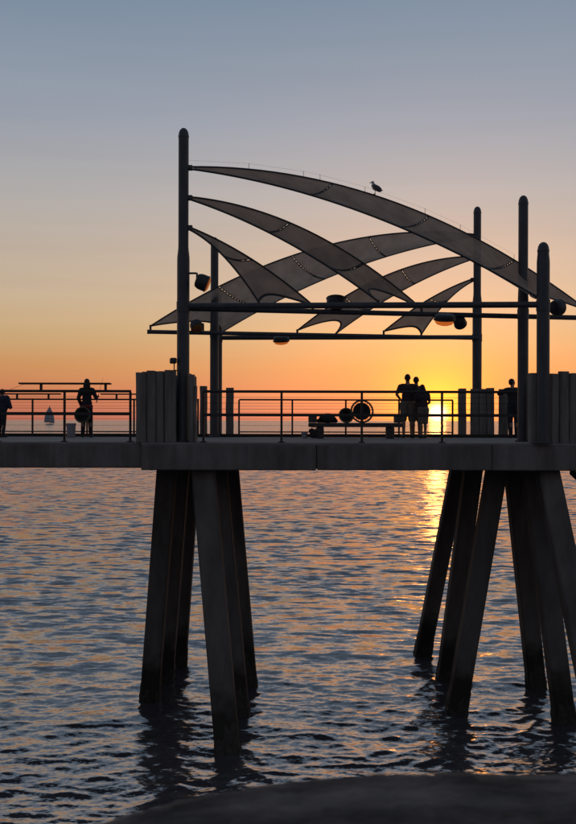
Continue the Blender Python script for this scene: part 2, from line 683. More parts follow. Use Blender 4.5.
def pile(bx, bd, tx, td, w=.43):
    """raking square pile with chamfered arrises, waterline centre (bx,bd), top centre (tx,td) under the slab"""
    h = w / 2
    c = .035
    sec = [(-h + c, -h), (h - c, -h), (h, -h + c), (h, h - c), (h - c, h), (-h + c, h), (-h, h - c), (-h, -h + c)]
    v = []
    zs = [-2.6, 0, 1.2, 2.6, 4.0, ZB + .01]
    for z in zs:
        t = z / ZB
        v += [(bx + (tx - bx) * t + a, bd + (td - bd) * t + b, z) for a, b in sec]
    f = [(i * 8 + k, i * 8 + (k + 1) % 8, (i + 1) * 8 + (k + 1) % 8, (i + 1) * 8 + k) for i in range(len(zs) - 1) for k in range(8)]
    f += [tuple(range(8))[::-1], tuple((len(zs) - 1) * 8 + k for k in range(8))]
    o = MB().add(v, f).build('pile', M['pile'], pier, loc=(bx, bd, 0))
    # ragged sleeve of mussels and weed round the tide line
    rn = random.Random(int(bx * 1000) + int(bd * 77))
    n, rows, g = 40, 14, []
    tops = [.38 + .22 * math.sin(a * .31 + bx) + rn.uniform(-.16, .16) for a in range(n)]
    for q in range(rows):
        for a in range(n):
            u = a / n * 4
            e, fr = int(u), u - int(u)
            cx_, cy_ = [(-h + fr * w, -h), (h, -h + fr * w), (h - fr * w, h), (-h, h - fr * w)][e]
            k_ = 1.0 - .10 * (abs(abs(cx_) - h) < .03 and abs(abs(cy_) - h) < .03)
            z = -.4 + (tops[a] + .4) * q / (rows - 1)
            out = 0 if q == rows - 1 else rn.uniform(.004, .034) * min(1, (rows - q) / 5)
            s_ = (h + out) / h * k_ * (1 if q < rows - 1 else .985)
            t = z / ZB
            g.append((bx + (tx - bx) * t + cx_ * s_, bd + (td - bd) * t + cy_ * s_, z))
    gf = [(q * n + a, q * n + (a + 1) % n, (q + 1) * n + (a + 1) % n, (q + 1) * n + a) for q in range(rows - 1) for a in range(n)]
    MB().add(g, gf).build('mussel_band', M['mussel'], o)


# left bent: three raking left, three raking right
pile(X(150.5, 22.9), 22.9, X(167.5, 21.9), 21.9)
pile(X(165, 24.5), 24.5, X(181, 23.7), 23.7)
pile(X(178.5, 26.0), 26.0, X(192, 25.7), 25.7)
pile(X(228.5, 19.35), 19.35, X(203.5, 20.55), 20.55, .48)
pile(X(240.5, 21.7), 21.7, X(217, 22.2), 22.2)
pile(X(249, 24.3), 24.3, X(229.5, 24.4), 24.4)
# right bent
pile(X(423, 27.4), 27.4, X(460.5, 26.4), 26.4)
pile(X(446, 24.6), 24.6, X(474, 24.0), 24.0)
pile(X(457, 22.1), 22.1, X(497, 21.7), 21.7)
pile(X(537, 24.0), 24.0, X(513, 24.0), 24.0)
pile(X(565.5, 21.1), 21.1, X(532, 21.3), 21.3)
pile(X(607, 18.9), 18.9, X(546.5, 20.5), 20.5, .46)
# drain pipe under the slab at the right edge of the picture
MB().tube([(X(573, 21.5), 21.5, ZB + .02), (X(573, 21.5), 21.5, ZB - .12), (X(577, 21.5), 21.5, ZB - .2), (X(600, 21.5), 21.5, ZB - .21), (X(640, 21.5), 21.5, ZB - .21)],
          [.07, .075, .09, .1, .1], 12).build('drain_pipe', M['darkwood'], pier, True)


# ------------------------------------------------------------------ shade canopy
EZ = EYE
CX, CY = 1.6, 24.1           # half-turn centre: the far side repeats the near side turned round
canopy = thing('shade_canopy', (CX, CY, DECK), 'dark steel mast canopy with six curved mesh shade sails above the deck', 'canopy')
ZBM = 2.385                  # beam centre height above eye level


def half_turn(p):
    return Vector((2 * CX - p[0], 2 * CY - p[1], p[2]))


def ident(p):
    return Vector(p)


def mast(tr, x, d, top, step=None, r0=.132, r1=.108):
    b = tr((x, d, DECK - .004))
    h = top + EZ - DECK
    if step:
        st = step + EZ - DECK
        prof = [(r0, 0), (r0, st - .12), (r0 * .985, st - .05), (r1 * 1.03, st + .12), (r1, st + .18), (r1, h - .20)]
    else:
        prof = [(r0, 0), (r0, h - .42), (r0 * .97, h - .36), (r0 * .90, h - .26), (r0 * .89, h - .20)]
        r1 = r0 * .89
    o = MB().lathe(b, prof, 24).build('mast', M['metal'], canopy, R(40), loc=b)
    cb = (b.x, b.y, b.z + h - .198)
    cp = [(r1 * 1.05, 0), (r1 * 1.05, .035), (r1 * .99, .05), (r1 * .93, .10), (r1 * .72, .155), (r1 * .38, .19), (r1 * .1, .2)]
    MB().lathe(cb, cp, 24).build('mast_cap', M['metal'], o, R(40))
    # flange collars
    MB().lathe((b.x, b.y, b.z + ZBM + EZ - DECK - .11), [(r0 * 1.08, 0), (r0 * 1.08, .22)], 24).build('collar', M['metal'], o, R(40))
    MB().lathe((b.x, b.y, b.z + .006), [(r0 * 1.5, 0), (r0 * 1.5, .03), (r0 * 1.05, .035), (r0 * 1.04, .09)], 24).build('base_plate', M['metal'], o, R(40))
    return o


def beam(tr, p0, p1, r=.062):
    a, b = tr(p0), tr(p1)
    d = (b - a).normalized()
    o = MB().tube([a, b], r, 14).build('beam', M['metal'], canopy, R(40))
    MB().tube([b - d * .02, b + d * .015], r * 1.12, 14).build('end_cap', M['metal'], o, R(40))


AP = (-2.204, 20.4)
CP = (5.247, 20.0)
MP = (5.22, 21.6)
TIP = (6.95, 22.25)
for tr in (ident, half_turn):
    mast(tr, AP[0], AP[1], 6.14, 3.48)
    mast(tr, CP[0], CP[1], 3.69)
    mast(tr, MP[0], MP[1], 5.02, 2.75, .118, .107)
    beam(tr, (AP[0], AP[1], EZ + ZBM + .015), (CP[0] - .1, CP[1], EZ + ZBM + .015), .064)
    beam(tr, (AP[0], AP[1] + .12, EZ + ZBM - .02), (TIP[0], TIP[1], EZ + ZBM - .02), .056)


def sail(tr, z0, n0, qn, n1, qf, seams, cut):
    """shade sail from the mast at height z0; near corner n0, far corner n1 (x, d, z rel. eye); q*: linear and square fall of each edge"""
    ap0 = Vector((AP[0] + .10, AP[1] - .03, EZ + z0 - .035))
    ap1 = Vector((AP[0] + .10, AP[1] + .05, EZ + z0 + .025))
    root = bpy.data.objects.new('shade_sail', None)
    root.empty_display_size = .1
    C.objects.link(root)
    root.parent = canopy
    root.location = tr(ap0) - Vector(canopy.location)

    def edge(ap, end, q, t):
        b = ap.lerp(Vector((end[0], end[1], 0)), t)
        tot = ap.z - (EZ + end[2])
        k = tot / (q[0] + q[1])
        return Vector((b.x, b.y, ap.z - k * (q[0] * t + q[1] * t * t)))

    def P(t, u):
        a, b = edge(ap0, n0, qn, t), edge(ap1, n1, qf, t)
        p = a.lerp(b, u)
        w = (b - a).length
        p.z -= .085 * w * 4 * u * (1 - u)
        return tr(p)

    def tmax(u):
        return 1 - cut * 4 * u * (1 - u)

    length = (edge(ap0, n0, qn, 1) - ap0).length
    gap = .015 / length
    marks = [.012] + list(seams) + [1.0]
    NU = 12
    for i in range(len(marks) - 1):
        last = i == len(marks) - 2
        a, b = marks[i] + (gap if i else 0), marks[i + 1] - gap
        nt_ = max(4, int((b - a) * length / .14))
        v, f = [], []
        for j in range(nt_ + 1):
            for k in range(NU + 1):
                u = .006 + .988 * k / NU
                bb = (tmax(u) - 1.5 * gap) if last else b
                v.append(P(a + (bb - a) * j / nt_, u))
        f = [(j * (NU + 1) + k, j * (NU + 1) + k + 1, (j + 1) * (NU + 1) + k + 1, (j + 1) * (NU + 1) + k) for j in range(nt_) for k in range(NU)]
        pan = MB().add(v, f).build('fabric_panel', M['fabric'], root, True)
        for tt_ in ([a] if i else []) + ([] if last else [b]):
            MB().tube([P(tt_, .02 + .96 * k / 8) for k in range(9)], .012, 6).build('hem', M['housing'], pan, True)
        if last:
            MB().tube([P(tmax(.02 + .96 * k / 14) - 1.5 * gap, .02 + .96 * k / 14) for k in range(15)], .012, 6).build('hem', M['housing'], pan, True)
    # lacing across the seams and along the end cable
    lace = MB()
    for s_ in seams:
        w = (P(s_, 0) - P(s_, 1)).length
        n = max(3, int(w / .12))
        for k in range(n + 1):
            u = .04 + .92 * k / n
            lace.tube([P(s_ - gap, u), P(s_ + gap, u + .012)], .014, 5)
    w = (P(1, 0) - P(1, 1)).length
    n = max(5, int(w / .17))
    for k in range(n + 1):
        u = .04 + .92 * k / n
        lace.tube([P(tmax(u) - 1.6 * gap, u), P(tmax(u), u)], .013, 5)
    lace.build('lacing', M['housing'], root)['kind'] = 'stuff'
    for u in (0, 1):
        MB().tube([P(j / 30, u) for j in range(31)], .021, 8).build('edge_cable', M['housing'], root, True)
    MB().tube([P(tmax(k / 18), k / 18) for k in range(19)], .018, 8).build('edge_cable', M['housing'], root, True)
    for u, r_ in ((0, .03), (1, .03)):
        p = P(1, u)
        MB().tube([p + Vector((0, 0, .03)), (p.x, p.y, EZ + ZBM)], r_, 8).build('corner_shackle', M['housing'], root)
    MB().box(tr((AP[0] + .11, AP[1] + .01, EZ + z0 - .005)), (.16, .11, .10), 0, .01).build('mast_bracket', M['metal'], root)
    return root


def n2(x):
    """distance of the outer beam at x"""
    return AP[1] + .12 + (x - AP[0]) / (TIP[0] - AP[0]) * (TIP[1] - AP[1] - .12)


for tr in (ident, half_turn):
    sail(tr, 5.31, (5.22, 20.02, 2.50), (1.01, 1.74), (6.88, n2(6.88), 2.52), (-.558, 3.22), (.34, .58, .80), .085)
    sail(tr, 4.68, (1.87, 20.18, 2.48), (1.35, .86), (2.95, n2(2.95), 2.48), (.224, 1.956), (.42, .74), .135)
    sail(tr, 4.05, (-.62, 20.31, 2.48), (.75, .83), (.53, n2(.53), 2.50), (.9, .6), (.5,), .13)


# ------------------------------------------------------------------ floodlights hung on masts and beams
def floodlight(c, axis, mount, label, r=.165, dep=.2, dome=.043):
    c = Vector(c)
    ax = Vector(axis).normalized()
    t = thing('floodlight', c, label, 'floodlight', 'floodlights on the canopy')
    prof = [(r * .50, -dep * .60), (r * .80, -dep * .52), (r * .97, -dep * .25), (r, 0), (r, dep * .38), (r * 1.06, dep * .40), (r * 1.06, dep * .46), (r * .95, dep * .46)]
    MB().lathe(c, prof, 22, ax).build('housing', M['housing'], t, R(35))
    MB().lathe(c + ax * dep * .455, [(r * .93, 0), (r * .90, dome * .35), (r * .72, dome * .75), (r * .4, dome * .95), (r * .05, dome)], 22, ax).build('lens', M['lens'], t, True)
    m = Vector(mount)
    side = ax.cross(Vector((0, 1, 0)))
    if side.length < .1:
        side = Vector((1, 0, 0))
    back = c - ax * dep * .5
    mid = Vector((back.x, back.y, m.z)) if abs(m.x - back.x) > abs(m.z - back.z) else Vector((m.x, m.y, back.z))
    MB().tube([m, mid.lerp(m, .15) if (mid - m).length > .05 else m + Vector((0, 0, .01)), mid, back], .022, 8).build('bracket', M['metal'], t, True)
    return t


zb = EZ + ZBM
d_ = 20.35
floodlight((X(202, d_), d_, Zr(282.5, d_)), (.86, .06, -.34), (X(188.5, d_), d_, Zr(273.5, d_)), 'round floodlight on an arm beside the left front mast', .17, .24, .05)
d_ = 26.1
floodlight((X(197, d_), d_ - .25, Zr(327, d_)), (.35, -.55, -.75), (X(203, d_), d_ + .05, zb - .05), 'floodlight under the rear beam, between the two left masts', .17, .22)
d_ = 27.7
floodlight((X(281, d_), d_, Zr(339, d_)), (.05, .25, -1), (X(281, d_), d_ + .1, zb - .06), 'floodlight hanging under the rear beam left of the middle', .23, .14, .10)
d_ = 21.0
floodlight((X(336, d_), d_, Zr(302.5, d_)), (.05, .3, 1), (X(336, d_), d_ + .1, zb + .04), 'floodlight standing on top of the front beam', .21, .2)
d_ = 21.35
floodlight((X(444.5, d_), d_, Zr(317, d_)), (.0, .3, -1), (X(444.5, d_), d_ + .08, zb - .05), 'floodlight with lens tinted sunset orange under the front beams', .235, .12, .13)
d_ = 21.75
floodlight((X(459.5, d_), d_, Zr(321.5, d_)), (.35, .8, -.45), (X(470, d_), d_ - .1, zb - .05), 'small dark floodlight beside the orange one under the front beams', .14, .2)
d_ = 20.35
floodlight((X(556.5, d_), d_, Zr(307, d_)), (.55, .5, .1), (X(549, d_), d_ - .2, Zr(309, d_)), 'floodlight at the right front post by the picture edge', .165, .2)
# small box light above the left timber screen
d_ = 20.3
t = thing('spotlight', (X(173, d_), d_, Zr(366, d_)), 'small box spotlight on a bracket above the left timber screen', 'spotlight')
MB().box((X(173, d_), d_, Zr(361, d_)), (.13, .16, .12), .3, .02).build('housing', M['housing'], t)
MB().tube([(X(174, d_), d_, Zr(362, d_)), (X(174, d_), d_, Zr(370, d_)), (X(179, d_), d_, Zr(371.5, d_))], .014, 6).build('bracket', M['metal'], t)


# ------------------------------------------------------------------ railings
def railing(label, x0, x1, y, posts, top, mid, bottom, ncab, boards=(), r=.029):
    t = thing('railing', ((x0 + x1) / 2, y, DECK), label, 'railing', 'pier railings')
    for px_ in posts:
        p = MB().box((px_, y, DECK + top / 2), (.048, .048, top - .02), 0, .006).build('post', M['rail'], t)
        MB().box((px_, y, DECK + .012), (.13, .11, .022), 0, .004).build('base_plate', M['rail'], p)
    MB().tube([(x0, y, DECK + top), (x1, y, DECK + top)], r, 10).build('top_rail', M['rail'], t, R(40))
    if mid:
        MB().box(((x0 + x1) / 2, y - .03, DECK + mid), (x1 - x0, .03, .062), 0, .006).build('middle_rail', M['rail'], t)
    if bottom:
        MB().box(((x0 + x1) / 2, y, DECK + bottom), (x1 - x0, .03, .034), 0, .005).build('bottom_rail', M['rail'], t)
    lo = mid or bottom or .15
    for k in range(ncab):
        z = DECK + lo + (top - lo) * (k + 1) / (ncab + 1)
        MB().tube([(x0, y, z), (x1, y, z)], .0035, 5).build('cable', M['rail'], t)
    for bx0, bx1, bz, br in boards:
        b = MB().box(((bx0 + bx1) / 2, y + .05, DECK + bz), (bx1 - bx0, .24, .034), 0, .006).build('ledge_board', M['darkwood'], t)
        for q in br:
            MB().box((q, y, DECK + (bz + top) / 2), (.05, .05, bz - top), 0, 0).build('bracket', M['rail'], b)
    return t


yn = 20.28
top_n = Zr(391.6, yn) - DECK
mid_n = Zr(414.3, yn) - DECK
railing('near railing with a raised ledge board left of the timber screen', X(-160, yn), X(131, yn), yn,
        [X(p, yn) for p in (-136, -69, -2, 64.5, 130.3)], top_n, mid_n, None, 3,
        [(X(19, yn), X(110, yn), Zr(384, yn) - DECK, [X(41, yn), X(105.5, yn)])])
yn2 = 20.13
railing('near railing in front of the bench between the two timber screens', X(203, yn2), X(517, yn2), yn2,
        [X(p, yn2) for p in (203.5, 281.5, 361.8, 442)], Zr(391.6, yn2) - DECK, Zr(415, yn2) - DECK, None, 3)
yf = 26.78
top_f = Zr(399.8, yf) - DECK
bot_f = Zr(432, yf) - DECK
bz = Zr(394.5, yf) - DECK
railing('far seaward railing behind the standing woman at the left', X(-120, yf), X(199, yf), yf,
        [X(p, yf) for p in (-76, -22, 32.5, 87, 134, 198)], top_f, None, bot_f, 4,
        [(X(-30, yf), X(60, yf), bz, [X(-20, yf), X(17, yf), X(48.5, yf)]), (X(100.5, yf), X(150, yf), bz, [X(116.5, yf), X(145, yf)])], .024)
railing('far seaward railing behind the bench and the embracing group', X(239, yf), X(453, yf), yf,
        [X(p, yf) for p in (239, 292.3, 345.8, 399, 452.6)], top_f, None, bot_f, 4, (), .024)
railing('far seaward railing at the right behind the leaning person', X(515, yf), X(640, yf), yf,
        [X(p, yf) for p in (516, 569, 622)], top_f, None, bot_f, 4, (), .024)


# ------------------------------------------------------------------ timber screens and posts
def timber(parent, x0, x1, y, dep, z1, rz=0.0):
    w = x1 - x0
    j = random.uniform
    o = MB()
    n = 6
    h = z1 - DECK
    v = []
    c = min(.03, w * .2)
    sec = [(-w / 2 + c, -dep / 2), (w / 2 - c, -dep / 2), (w / 2, -dep / 2 + c), (w / 2, dep / 2 - c), (w / 2 - c, dep / 2), (-w / 2 + c, dep / 2), (-w / 2, dep / 2 - c), (-w / 2, -dep / 2 + c)]
    for i in range(n):
        t = i / (n - 1)
        dx, dy, s = j(-.006, .006), j(-.006, .006), j(.965, 1.0)
        tilt = j(-.02, .02) if i == n - 1 else 0
        v += [((x0 + x1) / 2 + dx + a * s, y + dy + b * s, DECK + .002 + h * t + (tilt + a * .06 * j(-1, 1) if i == n - 1 else 0)) for a, b in sec]
    f = [(i * 8 + k, i * 8 + (k + 1) % 8, (i + 1) * 8 + (k + 1) % 8, (i + 1) * 8 + k) for i in range(n - 1) for k in range(8)]
    f += [tuple(range(8))[::-1], tuple((n - 1) * 8 + k for k in range(8))]
    return o.add(v, f).build('timber', M['wood'], parent, loc=((x0 + x1) / 2, y, DECK))


yt = 20.16
lt = thing('timber_screen', (X(163, yt), yt, DECK), 'tall screen of upright dark timbers at the foot of the left front mast', 'timber screen', 'timber screens and posts')
for a, b, top in ((136.3, 146.8, 372.3), (147.1, 156.4, 370.6), (156.7, 164.2, 371.6), (164.8, 176.2, 371.2), (189.6, 194.2, 374.6), (194.4, 196.6, 386)):
    timber(lt, X(a, yt), X(b, yt), yt, .22, Zr(top, yt))
for k in range(4):      # the returns of the box, running back from the edge
    timber(lt, X(136.8, yt), X(146, yt), yt + .26 + k * .25, .235, Zr(373 - random.uniform(0, 1.5), yt))
    timber(lt, X(184.5, yt), X(191, yt), yt + .40 + k * .25, .235, Zr(375.5 - random.uniform(0, 1.5), yt))
for k in range(4):
    timber(lt, X(147 + k * 10, yt), X(156.4 + k * 10, yt), yt + 1.05, .2, Zr(373.5 - random.uniform(0, 1.5), yt))

rt = thing('timber_screen', (X(570, yt), yt, DECK), 'tall screen of upright dark timbers at the right edge of the picture', 'timber screen', 'timber screens and posts')
for a, b, top in ((528.6, 536.6, 373.6), (549.6, 558.2, 373.4), (558.6, 568, 371.8), (568.4, 577.6, 372.3), (578, 587, 371.4), (587.4, 597, 372.6)):
    timber(rt, X(a, yt), X(b, yt), yt, .22, Zr(top, yt))
for k in range(4):
    timber(rt, X(588, yt), X(597, yt), yt + .26 + k * .25, .235, Zr(374 - random.uniform(0, 1.5), yt))
    timber(rt, X(550 + k * 9.6, yt), X(559 + k * 9.6, yt), yt + .62, .2, Zr(374 - random.uniform(0, 1.5), yt))

yb = 27.25
for a, b, top, lab in ((200.3, 207.4, 386.6, 'short timber post left of the far left mast'),
                       (226.2, 233.8, 387.6, 'short timber post right of the far left mast'),
                       (457.6, 465.2, 388.6, 'short timber post beside the end of the far railing near the setting sun'),
                       (498, 506.8, 388.6, 'short timber post that the leaning person rests an elbow on')):
    p = thing('timber_post', (X((a + b) / 2, yb), yb, DECK), lab, 'timber post', 'timber screens and posts')
    timber(p, X(a, yb), X(b, yb), yb - .12, .22, Zr(top, yb))
ft = thing('timber_screen', (X(481.5, yb), yb, DECK), 'low block of three timbers in front of the far right mast', 'timber screen', 'timber screens and posts')
for a, b, top in ((470, 477.4, 388.9), (477.7, 485.2, 388.2), (485.5, 493, 388)):
    timber(ft, X(a, yb), X(b, yb), yb - .1, .22, Zr(top, yb))

# ------------------------------------------------------------------ bench and what lies on it
db = 25.2
bench = thing('bench', (X(355, db), db, DECK), 'long low concrete bench with block ends on the deck', 'bench')
zs = DECK + .40
x0, x1 = X(308.5, db), X(401.5, db)
MB().box(((x0 + x1) / 2, db, zs - .055), (x1 - x0, .50, .11), 0, .015).build('seat', M['bench'], bench)
MB().box((x0 + .105, db, zs + .105), (.21, .48, .20), 0, .015).build('armrest', M['bench'], bench)
MB().box((x1 - .09, db, zs + .10), (.18, .48, .19), 0, .015).build('armrest', M['bench'], bench)
for p in (320, 390):
    MB().box((X(p, db), db, (DECK + zs - .11) / 2), (.19, .42, zs - .11 - DECK), 0, .015).build('leg', M['bench'], bench)


def torus(mb, c, Rr, r, n=36, m=8, ax='y', sag=0):
    v = []
    for i in range(n):
        a = 2 * PI * i / n
        for k in range(m):
            b = 2 * PI * k / m
            rad = Rr + r * math.cos(b)
            if ax == 'y':
                v.append((c[0] + rad * math.cos(a), c[1] + r * math.sin(b) + sag * math.sin(a), c[2] + rad * math.sin(a)))
            else:
                v.append((c[0] + rad * math.cos(a), c[1] + rad * math.sin(a), c[2] + r * math.sin(b)))
    f = [(i * m + k, ((i + 1) % n) * m + k, ((i + 1) % n) * m + (k + 1) % m, i * m + (k + 1) % m) for i in range(n) for k in range(m)]
    return mb.add(v, f)


def hoop_net(c, rr, label, inner, lean=.12, cover=1.0):
    """a crab hoop net: rim, smaller base ring and the cord net bunched between"""
    t = thing('hoop_net', (c[0], c[1], c[2] - rr), label, 'hoop net', 'hoop nets')
    torus(MB(), c, rr - .02, .024, sag=lean).build('rim', M['hoop'], t, True)
    torus(MB(), (c[0], c[1] + .10, c[2]), inner, .013, sag=lean * .6).build('base_ring', M['hoop'], t, True)
    nb = MB()
    n = 24
    for i in range(n):      # net cords from rim to base ring
        a = 2 * PI * i / n
        for s in (-1, 1):
            b = a + s * 2 * PI / n
            nb.tube([(c[0] + (rr - .012) * math.cos(a), c[1] + lean * math.sin(a), c[2] + (rr - .012) * math.sin(a)),
                     (c[0] + inner * math.cos(b), c[1] + .10 + lean * .6 * math.sin(b), c[2] + inner * math.sin(b))], .0035, 4)
    nb.build('net_cords', M['net'], t)['kind'] = 'stuff'
    dsk = MB()              # the heap of net inside the base ring
    nn = 28
    v = [(c[0], c[1] + .17, c[2])]
    for q, (ri, dy) in enumerate(((.35, .19), (.7, .15), (1.0, .10))):
        for i in range(nn):
            a = 2 * PI * i / nn
            w = 1 + .05 * math.sin(3 * a + q) + .03 * math.sin(7 * a)
            v.append((c[0] + inner * ri * math.cos(a) * (w if q < 2 else 1), c[1] + dy + lean * .6 * math.sin(a) * ri + .012 * math.sin(5 * a + q), c[2] + inner * ri * math.sin(a) * (w if q < 2 else 1)))
    f = [(0, 1 + i, 1 + (i + 1) % nn) for i in range(nn)]
    for q in range(2):
        f += [(1 + q * nn + i, 1 + (q + 1) * nn + i, 1 + (q + 1) * nn + (i + 1) % nn, 1 + q * nn + (i + 1) % nn) for i in range(nn)]
    o = dsk.add(v, f).build('net_bag', M['net'], t, True)
    o.modifiers.new('thickness', 'SOLIDIFY').thickness = .03
    return t


hoop_net((X(362, 25.1), 25.1, zs + .30), .30, 'large round hoop net standing on the bench', .215)
hoop_net((X(346.3, 25.12), 25.12, zs + .195), .195, 'smaller round hoop net beside the large one on the bench', .15)


def soft(mb, name, m, parent=None, voxel=.012, it=4):
    o = mb.build(name, m, parent)
    r = o.modifiers.new('one_skin', 'REMESH')
    r.mode = 'VOXEL'
    r.voxel_size = voxel
    r.use_smooth_shade = True
    s = o.modifiers.new('soften', 'SMOOTH')
    s.factor = .5
    s.iterations = it
    return o


b = thing('duffel_bag', (X(327.5, db), db, zs), 'dark rounded bag lying on the left half of the bench', 'bag')
soft(MB().ellipsoid((X(327.5, db), db, zs + .10), (.24, .15, .105)).ellipsoid((X(324, db), db, zs + .15), (.12, .12, .07)).capsule((X(318, db), db, zs + .05), (X(336, db), db, zs + .05), .05, .05), 'body', M['bag'], b)
MB().tube([(X(322, db), db - .05, zs + .18), (X(325, db), db - .06, zs + .235), (X(330, db), db - .06, zs + .235), (X(333, db), db - .05, zs + .17)], .012, 6).build('handle', M['bag'], b, True)
b = thing('tackle_bag', (X(313.5, 25.0), 25.0, DECK), 'dark tackle bag on the deck against the left end of the bench', 'bag')
soft(MB().box((X(313.5, 25.0), 25.0, DECK + .12), (.20, .18, .22), 0, .04).ellipsoid((X(312, 25.0), 25.0, DECK + .20), (.09, .1, .06)), 'body', M['bag'], b)
MB().tube([(X(311, 25), 25, DECK + .22), (X(312, 25), 24.98, DECK + .29), (X(315, 25), 24.98, DECK + .29), (X(316, 25), 25, DECK + .22)], .01, 6).build('handle', M['bag'], b, True)


def bucket(x, d, r, h, label):
    t = thing('bucket', (x, d, DECK), label, 'bucket', 'buckets on the deck')
    o = MB().lathe((x, d, DECK + .002), [(r * .82, 0), (r * .84, .01), (r * .98, h - .04), (r * 1.05, h - .035), (r * 1.06, h), (r * .99, h), (r * .95, h - .04), (r * .80, .03), (.01, .025)], 24).build('body', M['bucket'], t, R(40))
    pts = [(x + r * 1.03 * math.cos(a), d - .02 - r * .35 * math.sin(a), DECK + h - .03 - .10 * math.sin(a)) for a in [PI * k / 12 for k in range(13)]]
    MB().tube(pts, .005, 6).build('handle', M['rail'], t, True)
    return t


bucket(X(71, 25.5), 25.5, .125, .37, 'tall pale bucket beside the standing woman')
bucket(X(304.5, 25.0), 25.0, .075, .17, 'small pale pail on the deck left of the bench')


# ------------------------------------------------------------------ people
def person(x, d, h, label, face=0.0, arms=None, spread=.10, lean=(0, 0), top='jacket', bottom='jeans', shorts=False,
           hair='short', sleeve=True, width=1.0, bulk=0.0, extra=None, head_turn=0.0, step=0.0, knee=0.0):
    """arms: (left elbow, left hand, right elbow, right hand) in metres for a 1.7 m body facing +y, x to the right"""
    k = h / 1.7
    root = thing('person', (x, d, DECK), label, 'person')
    cz, sz = math.cos(face), math.sin(face)

    def T(p):
        px_, py_, pz = p
        q = max(0, (pz - .9)) / .8
        px_ += lean[0] * q
        py_ += lean[1] * q
        return Vector((x + k * (px_ * cz - py_ * sz), d + k * (px_ * sz + py_ * cz), DECK + k * pz))

    if arms is None:
        arms = ((-.27, -.03, 1.12), (-.25, .08, .88), (.27, -.03, 1.12), (.25, .08, .88))
    le, lh, re, rh = arms
    sh = .185 * width
    hips = .085 * width
    body, cl, pants = MB(), MB(), MB()

    def caps(mb, a, b, ra, rb):
        mb.capsule(T(a), T(b), ra * k, rb * k)

    def ell(mb, c, r, rot=None):
        mb.ellipsoid(T(c), [q * k for q in r], 16, (Matrix.Rotation(face + (rot or 0), 3, 'Z')))

    # trunk
    ell(body, (0, 0, .95), (.155 * width, .105, .13))
    ell(body, (0, .0, 1.13), (.135 * width, .095, .17))
    ell(body, (0, -.005, 1.30), (.165 * width, .105, .16))
    caps(body, (-sh * .75, 0, 1.395), (sh * .75, 0, 1.395), .060, .060)
    caps(body, (0, -.005, 1.40), (0, .012, 1.53), .060, .052)
    # head: skull, jaw, nose, ears
    ct, stn = math.cos(head_turn), math.sin(head_turn)

    def hp(a, b_, c):
        return (a * ct - b_ * stn, .02 + a * stn + b_ * ct, c)
    ell(body, hp(0, -.005, 1.610), (.072, .090, .092), head_turn)
    ell(body, hp(0, .025, 1.560), (.056, .066, .060), head_turn)
    caps(body, hp(0, .085, 1.612), hp(0, .104, 1.585), .009, .014)
    for s in (-1, 1):
        ell(body, hp(s * .074, -.005, 1.60), (.012, .022, .032), head_turn)
    # legs and feet
    for s in (-1, 1):
        hipp = (s * hips, 0, .90)
        kn = (s * (hips + spread) / 2 * 1.05, .02 + knee + s * step * .4, .49)
        an = (s * spread, -.02 + s * step, .085)
        caps(body, hipp, kn, .086 * width, .056)
        caps(body, kn, an, .056, .038)
        ell(body, ((kn[0] + an[0]) / 2, (kn[1] + an[1]) / 2 - .018, .36), (.050, .055, .11))
        caps(body, (an[0], an[1] - .03, .035), (an[0] + s * .02, an[1] + .16, .03), .036, .030)
        if shorts:
            caps(pants, hipp, (kn[0], kn[1], .50), .112 * width, .088)
        else:
            caps(pants, hipp, kn, .102 * width, .074)
            caps(pants, kn, (an[0], an[1], .09), .074, .058)
    ell(pants, (0, 0, .95), (.172 * width, .120, .135))
    # arms and hands
    for s, e_, h_ in ((-1, le, lh), (1, re, rh)):
        shp = (s * sh, 0, 1.375)
        caps(body, shp, e_, .050, .038)
        caps(body, e_, h_, .040, .027)
        f = (Vector(h_) - Vector(e_)).normalized()
        side = f.cross(Vector((0, 1, 0))) if abs(f.y) < .8 else f.cross(Vector((0, 0, 1)))
        side.normalize()
        nrm_ = side.cross(f).normalized()
        H = Vector(h_)
        caps(body, H + f * .015, H + f * .065, .026, .030)
        for q, ln in ((-1.5, .058), (-.5, .068), (.5, .064), (1.5, .050)):
            b0 = H + f * .085 + side * q * .017
            m0 = b0 + f * ln * .55 + nrm_ * .006
            caps(body, b0, m0, .0095, .009)
            caps(body, m0, m0 + f * ln * .40 + nrm_ * .022, .009, .008)
        th0 = H + f * .03 - side * .026
        caps(body, th0, th0 - side * .022 + f * .032 + nrm_ * .01, .011, .010)
        caps(body, th0 - side * .022 + f * .032 + nrm_ * .01, th0 - side * .026 + f * .058 + nrm_ * .02, .010, .009)
        caps(cl, shp, Vector(shp).lerp(Vector(e_), 1.0 if sleeve else .72), .066 + bulk, .054 + bulk * .8)
        if sleeve:
            caps(cl, e_, Vector(e_).lerp(Vector(h_), .94), .054 + bulk * .8, .040 + bulk * .6)
    ell(cl, (0, 0, 1.0), (.165 * width + bulk, .118 + bulk, .14))
    ell(cl, (0, .0, 1.13), (.150 * width + bulk, .110 + bulk, .18))
    ell(cl, (0, -.005, 1.30), (.180 * width + bulk, .120 + bulk, .15))
    caps(cl, (-sh * .75, 0, 1.385), (sh * .75, 0, 1.385), .070 + bulk * .5, .070 + bulk * .5)
    ob = soft(body, 'body', M['skin'], root, .0075 * k + .0005, 2)
    soft(cl, 'jacket' if sleeve else 'shirt', M[top], root, .012, 3)
    soft(pants, 'shorts' if shorts else 'trousers', M[bottom], root, .012, 3)
    hr = MB()
    ell(hr, hp(0, -.014, 1.625), (.080, .094, .088), head_turn)
